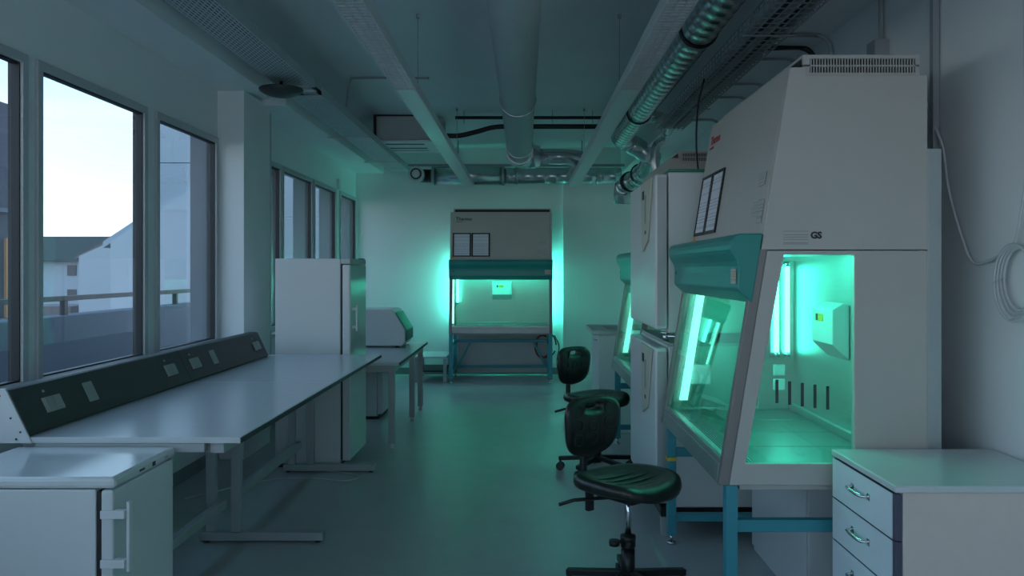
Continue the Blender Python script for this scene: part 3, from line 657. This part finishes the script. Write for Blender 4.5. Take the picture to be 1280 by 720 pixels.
MB().tube([(0,.12,0),(0,.0,0)], .10, 30).build('valve_rim', 'white', vd); MB().torus((0,-.005,0), .064, .008, 'y', 28, 6).build('valve_gap', 'dark', vd); MB().tube([(0,0,0),(0,-.022,0)], [.056,.05], 28).build('valve_disc', 'white', vd)
# spiral duct on right
sd = thing('spiral_duct', 'shiny galvanised spiral duct running along the right of the ceiling', 'duct', (1.02, 0, 2.83))
MB().tube([(0,-1,0),(0,8.85,0)], .105, 28, ribs=.13, ribh=.004).build('straight_duct', 'galv', sd)
MB().tube([(0,8.75,0),(.02,8.95,0),(.12,9.05,-.04),(.36,9.07,-.18)], .105, 28, ribs=.11).build('duct_offset', 'galv', sd)
MB().tube([(.36,9.07,-.16),(.34,9.2,-.28),(.27,9.7,-.37),(.20,9.85,-.38)], .105, 28, ribs=.13).build('duct_offset', 'galv', sd)
MB().tube([(.20,9.85,-.38),(.15,9.95,-.42),(.14,9.97,-.62)], .10, 28, ribs=.11).build('duct_drop', 'galv', sd)
for y in (4.9, 7.45, 2.8): MB().torus((0,y,0), .110, .010, 'y', 30, 6).tube([(.0,y,.11),(.0,y,.265)], .005, 6).build('duct_clamp', 'black', sd)
MB().torus((.30,9.5,-.32), .113, .010, 'y', 30, 6).build('duct_clamp', 'black', sd); MB().torus((.22,9.8,-.375), .113, .010, 'y', 30, 6).build('duct_clamp', 'black', sd)
MB().tube(smooth_path([(.08,7.7,.0),(.22,7.7,-.01),(.32,7.8,-.03),(.34,8.0,-.08)]), .055, 18, ribs=.08).build('branch_duct', 'galv', sd)
MB().tube(smooth_path([(.34,8.0,-.08),(.33,8.1,-.15),(.26,8.1,-.20),(.24,8.1,-.34),(.27,8.1,-.5)]), .04, 16).build('branch_elbow', 'galv', sd)
# wire basket tray
wb = thing('wire_basket_tray', 'dark wire mesh cable tray beside the spiral duct on the right', 'cable tray', (1.28, 0, 2.66))
s = MB()
for k in range(74): 
    y = 1.5+k*.08; s.box(-.12,.12,y,y+.005,0,.005); s.box(-.123,-.118,y,y+.005,0,.06); s.box(.118,.123,y,y+.005,0,.06)
s.build('cross_wires', 'pvc', wb, kind='stuff')
s = MB()
for k in range(7): s.box(-.12+k*.0385,-.115+k*.0385,1.5,7.42,-.005,0)
for z in (.03,.06): s.box(-.126,-.121,1.5,7.42,z,z+.005); s.box(.121,.126,1.5,7.42,z,z+.005)
s.build('long_wires', 'pvc', wb, kind='stuff')
for k, (x, r) in enumerate(((-.09,.016),(-.05,.012),(-.01,.018),(.04,.013),(.08,.016))): T('tray_cable', 'black' if k % 2 else 'pvc', smooth_path([(x,1.5,.02),(x+.015,4,.022),(x-.012,6.0,.02),(x,7.4,.022)]), r, wb, 8)
for y in (4.4, 6.4): MB().box(-.14,.14,y,y+.02,-.012,-.006).build('tray_hanger', 'pvc', wb)
# conduits from tray to wall on the ledge underside
for k, (y, r, m, lab) in enumerate(((4.67,.011,'pvc','thin grey conduit bending down the right wall, nearest the camera'),(4.92,.016,'black','black cable with a connector looping over the right-hand ledge'),(5.20,.010,'pvc','thin grey conduit just behind the black cable loop'),(5.90,.010,'pvc','thin grey conduit above the middle of the beige cabinet slope'),(6.35,.010,'pvc','thin grey conduit second from the far end of the ledge'),(7.30,.011,'pvc','thin grey conduit farthest along the right-hand ledge'))):
    z = 2.74-r-.001; x1 = XR-r-.004; pts = [(1.415,y,z),(x1-.08,y,z)]+arc((x1-.08,y,z-.08), .08, PI/2, 0, (1,0,0), (0,0,1), 6)+[(x1,y,z-.45)]
    o = T('conduit' if m == 'pvc' else 'black_cable', m, pts, r, None, 10); tag(o, lab, 'conduit' if m == 'pvc' else 'cable', 'conduits on the right ledge' if m == 'pvc' else None)
# wall conduits
o = MB().box(1.69,1.715,3.47,3.50,1.0,2.74).build('wall_conduit', 'pvc'); tag(o, 'flat vertical conduit strip on the right wall behind the foreground cabinet', 'conduit')
jb = thing('junction_box', 'small grey junction box with conduit above the foreground cabinet', 'junction box', (1.69, 4.0, 2.46)); B('box', 'pvc', -.04, .03, -.05, .05, -.05, .05, jb, .004); T('conduit', 'pvc', [(.01,0,.05),(.01,0,.279)], .011, jb)
# white cables with coil
wc = thing('coiled_cable', 'white cable coiled in loops on the right wall above the drawers', 'cable', (1.70, 2.90, 1.39))
pt = [(3.56,2.15),(3.50,2.047),(3.41,1.917),(3.36,1.734),(3.256,1.538),(3.18,1.45),(3.06,1.458),(2.94,1.493)]
T('cable_run', 'cable', smooth_path([(0,a-2.9,b-1.39) for a,b in pt]), .0055, wc, 8)
T('cable_run', 'cable', smooth_path([(0,-.04,1.34),(0,-.05,.75),(0,-.06,.40),(0,-.02,.20),(0,.02,.10)]), .005, wc, 8)
for k in range(4):
    rr = .095+.008*k; T('coil_loop', 'cable', [(-.004*k-.002, rr*.95*math.cos(a)-.02+.006*k, rr*1.12*math.sin(a)-.004*k) for a in [2*PI*j/36 for j in range(37)]], .0048, wc, 8)

# ceiling cassette
ac = thing('ceiling_cassette', 'boxy ceiling air conditioner with slotted outlet panel near the far left', 'air conditioner', (-1.30, 9.35, 2.80))
B('housing', 'insul', -.29, .30, -.30, .50, .03, .297, ac, .004); B('housing_edge', 'black', -.32, -.291, -.31, .50, .02, .297, ac, 0); B('housing_rim', 'black', -.29, .31, -.305, -.301, .28, .297, ac, 0)
ap = B('outlet_panel', 'white', -.36, .40, -.36, .54, 0, .019, ac, .004)
for y in (-.20, .10, .30): B('air_slot', 'dark', -.21, .21, y, y+.07 if y < .3 else y+.03, -.002, .0, ap, 0)
MB().box(.302,.42,-.2,.1,.03,.28).build('valve_box', 'pvc', ac, .004)
# black insulated pipes
o = T('refrigerant_pipe', 'black', [(-.72,8.8,3.02),(1.0,8.8,3.02)], .017); tag(o, 'upper straight black insulated pipe crossing below the ceiling', 'pipe', 'black pipes under the ceiling')
o = T('refrigerant_pipe', 'black', smooth_path([(-.86,8.85,2.84),(-.68,8.85,2.84),(-.5,8.85,2.88),(-.3,8.85,2.93),(0,8.85,2.935),(.9,8.85,2.935)]), .026); tag(o, 'lower thicker black insulated pipe dipping towards the air conditioner', 'pipe', 'black pipes under the ceiling')
for x in (-.63,-.14,.30,.72): tag(MB().tube([(x,8.82,2.96),(x,8.82,3.10)], .004, 6).build('pipe_hanger', 'pvc'), {-.63: 'leftmost thin rod above the black pipes', -.14: 'thin rod above the black pipes just left of the central duct', .30: 'thin rod above the black pipes right of the central duct', .72: 'rightmost thin rod above the black pipes, by the right light channel'}[x], 'hanger', 'thin rods holding the black pipes')
o = T('ceiling_conduit', 'pvc', smooth_path([(-1.52,7.2,2.83),(-1.50,7.25,3.05),(-1.42,7.25,3.08),(-.82,7.25,3.08)]), .010); tag(o, 'thin conduit rising from the window-side tray across the ceiling', 'conduit')
th = B('thermostat', 'white', XL+.001, XL+.03, 10.32, 10.42, 2.42, 2.55, None, .003); tag(th, 'small box switch high on the window wall near the far corner', 'switch')
# cable bundle on top of far right cabinets
cb = thing('cable_bundle', 'messy black cables lying on top of the incubator by the duct', 'cables', (1.0, 5.36, 1.962))
for k in range(4): T('cable', 'black', smooth_path([(-.12+.05*k,-.1,.014),(-.05,.02+.03*k,.03),(.06,-.04*k,.05),(.12,.0,.016),(.2,-.05,.014)]), .008, cb, 8)
T('hanging_cable', 'black', smooth_path([(.12,0,.016),(.10,0,.25),(.11,0,.5),(.15,.0,.68)]), .006, cb, 8)
# hoses at the far cabinet
hs = thing('hose_bundle', 'red and dark hoses looped under the far safety cabinet', 'hose', (.27, 11.266, .45))
T('hose', 'red', [( -.02+.10*math.cos(a), .0, -.05+.15*math.sin(a)) for a in [PI*(.35+1.4*j/20) for j in range(21)]], .013, hs, 8)
T('hose', 'black', [(.03+.13*math.cos(a), .004, -.03+.17*math.sin(a)) for a in [2*PI*j/26 for j in range(25)]], .009, hs, 8)
T('hose', 'black', smooth_path([(.14,.0,.10),(.20,.0,-.05),(.17,.0,-.25),(.20,.0,-.44)]), .007, hs, 8)
# floor cable
o = T('floor_cable', 'cable', smooth_path([(-2.1,5.2,.006),(-1.75,5.65,.006),(-1.45,5.72,.006),(-1.2,5.65,.006),(-1.15,5.80,.006),(-1.5,5.98,.006)]), .005, None, 8); tag(o, 'thin white cable lying on the floor by the far table foot', 'cable')

# ================================================================== OUTSIDE
o = B('terrace', 'terrace', -5.6, XL-.205, -4, 24, -.25, 0, None, 0); tag(o, 'dark terrace slab outside the windows', 'terrace')
o = B('parapet', 'concrete', -5.3, -5.05, -4, 24, 0, .92, None, .01); tag(o, 'grey concrete parapet outside the windows', 'parapet')
rl = thing('railing', 'dark steel handrail above the parapet outside', 'railing', (-5.15, 0, .92)); B('handrail', 'rail', -.04, .04, -4, 24, .16, .215, rl, .004)
for k in range(10): B('post', 'rail', -.03, .03, 9.4-12.0+k*3-.03, 9.4-12.0+k*3+.03, 0, .16, rl, 0)
o = B('ground', 'asphalt', -160, -5.6, -60, 200, -9.2, -9, None, 0); tag(o, 'low ground between the neighbouring buildings', 'ground')
def gable(name, label, x0, x1, y0, y1, z0, ze, zp, xp, wall='stucco', roof='roofred', group=None):
    t = thing(name, label, 'building', ((x0+x1)/2, y0, z0)); cx = (x0+x1)/2
    MB().prism([(x0-cx,0),(x1-cx,0),(x1-cx,ze-z0),(xp-cx,zp-z0),(x0-cx,ze-z0)], 0, y1-y0, 'y').build('wall', wall, t)
    MB().prism([(x0-cx-.3,ze-z0-.15),(xp-cx,zp-z0),(x1-cx+.3,ze-z0-.15),(x1-cx+.3,ze-z0),(xp-cx,zp-z0+.22),(x0-cx-.3,ze-z0)], .25, y1-y0+.3, 'y').build('roof', roof, t)
    return t
gb = gable('gable_house', 'large plain white gabled building seen through the middle pane', -21.2, -16.0, 40, 52, -9, 2.1, 2.95, -19.3)
fb = thing('apartment_house', 'white house with dark hipped roof and small windows, left behind the railing', 'building', (-27.5, 52, -9))
B('wall', 'stucco', -6, 3.5, 0, 12, 0, 11.0, fb, 0); MB().prism([(-6.5,11.0),(4,11.0),(4,12.1),(2.8,12.5),(-6.5,12.5)], -.5, 12, 'y').build('roof', 'roof', fb)
for x in (-3.1, -.75):
    for z in (7.1, 8.6, 10.1): wn = B('window', 'winpane', x, x+.55, -.06, .0, z, z+.65, fb, 0)
lb2 = B('brick_annex', 'roofred', -29, -23.2, 43, 46, -9, -.42, None, 0); tag(lb2, 'low reddish annex roofline just above the parapet', 'building')
wg = thing('white_wing', 'white panelled building wing seen through the second pane', 'building', (-10.5, 24, -9))
B('wall', 'concrete', -.3, 5.5, .3, 6, 0, 10.35, wg, 0)
# panels of the wing, stepped joints
for i in range(3):
    for j in range(3): B('panel', 'panelw', -.3+i*1.94, 1.62+i*1.94, 0, .28, 10.4+j*1.55, 11.93+j*1.55, wg, .01)
g2 = gable('far_gable', 'pale gabled shed standing in front of the panelled wing', -9.6, -6.9, 19.5, 22, -9, 2.1, 3.4, -7.6, 'panelw', 'panelw')
sf = thing('slate_facade', 'dark slate facade with a strip of wood seen through the leftmost pane', 'building', (-17, 20, -9))
B('wall', 'facade', -2, 2.8, 0, 4, 0, 15, sf, 0); B('wood_panel', 'wood', 2.801, 2.87, 2.93, 3.2, 9.0, 11.3, sf, 0)
for z in (3, 6, 9, 12): B('ledge', 'concrete', 2.801, 2.9, 0, 4, z, z+.12, sf, 0)
bpy.context.view_layer.update()
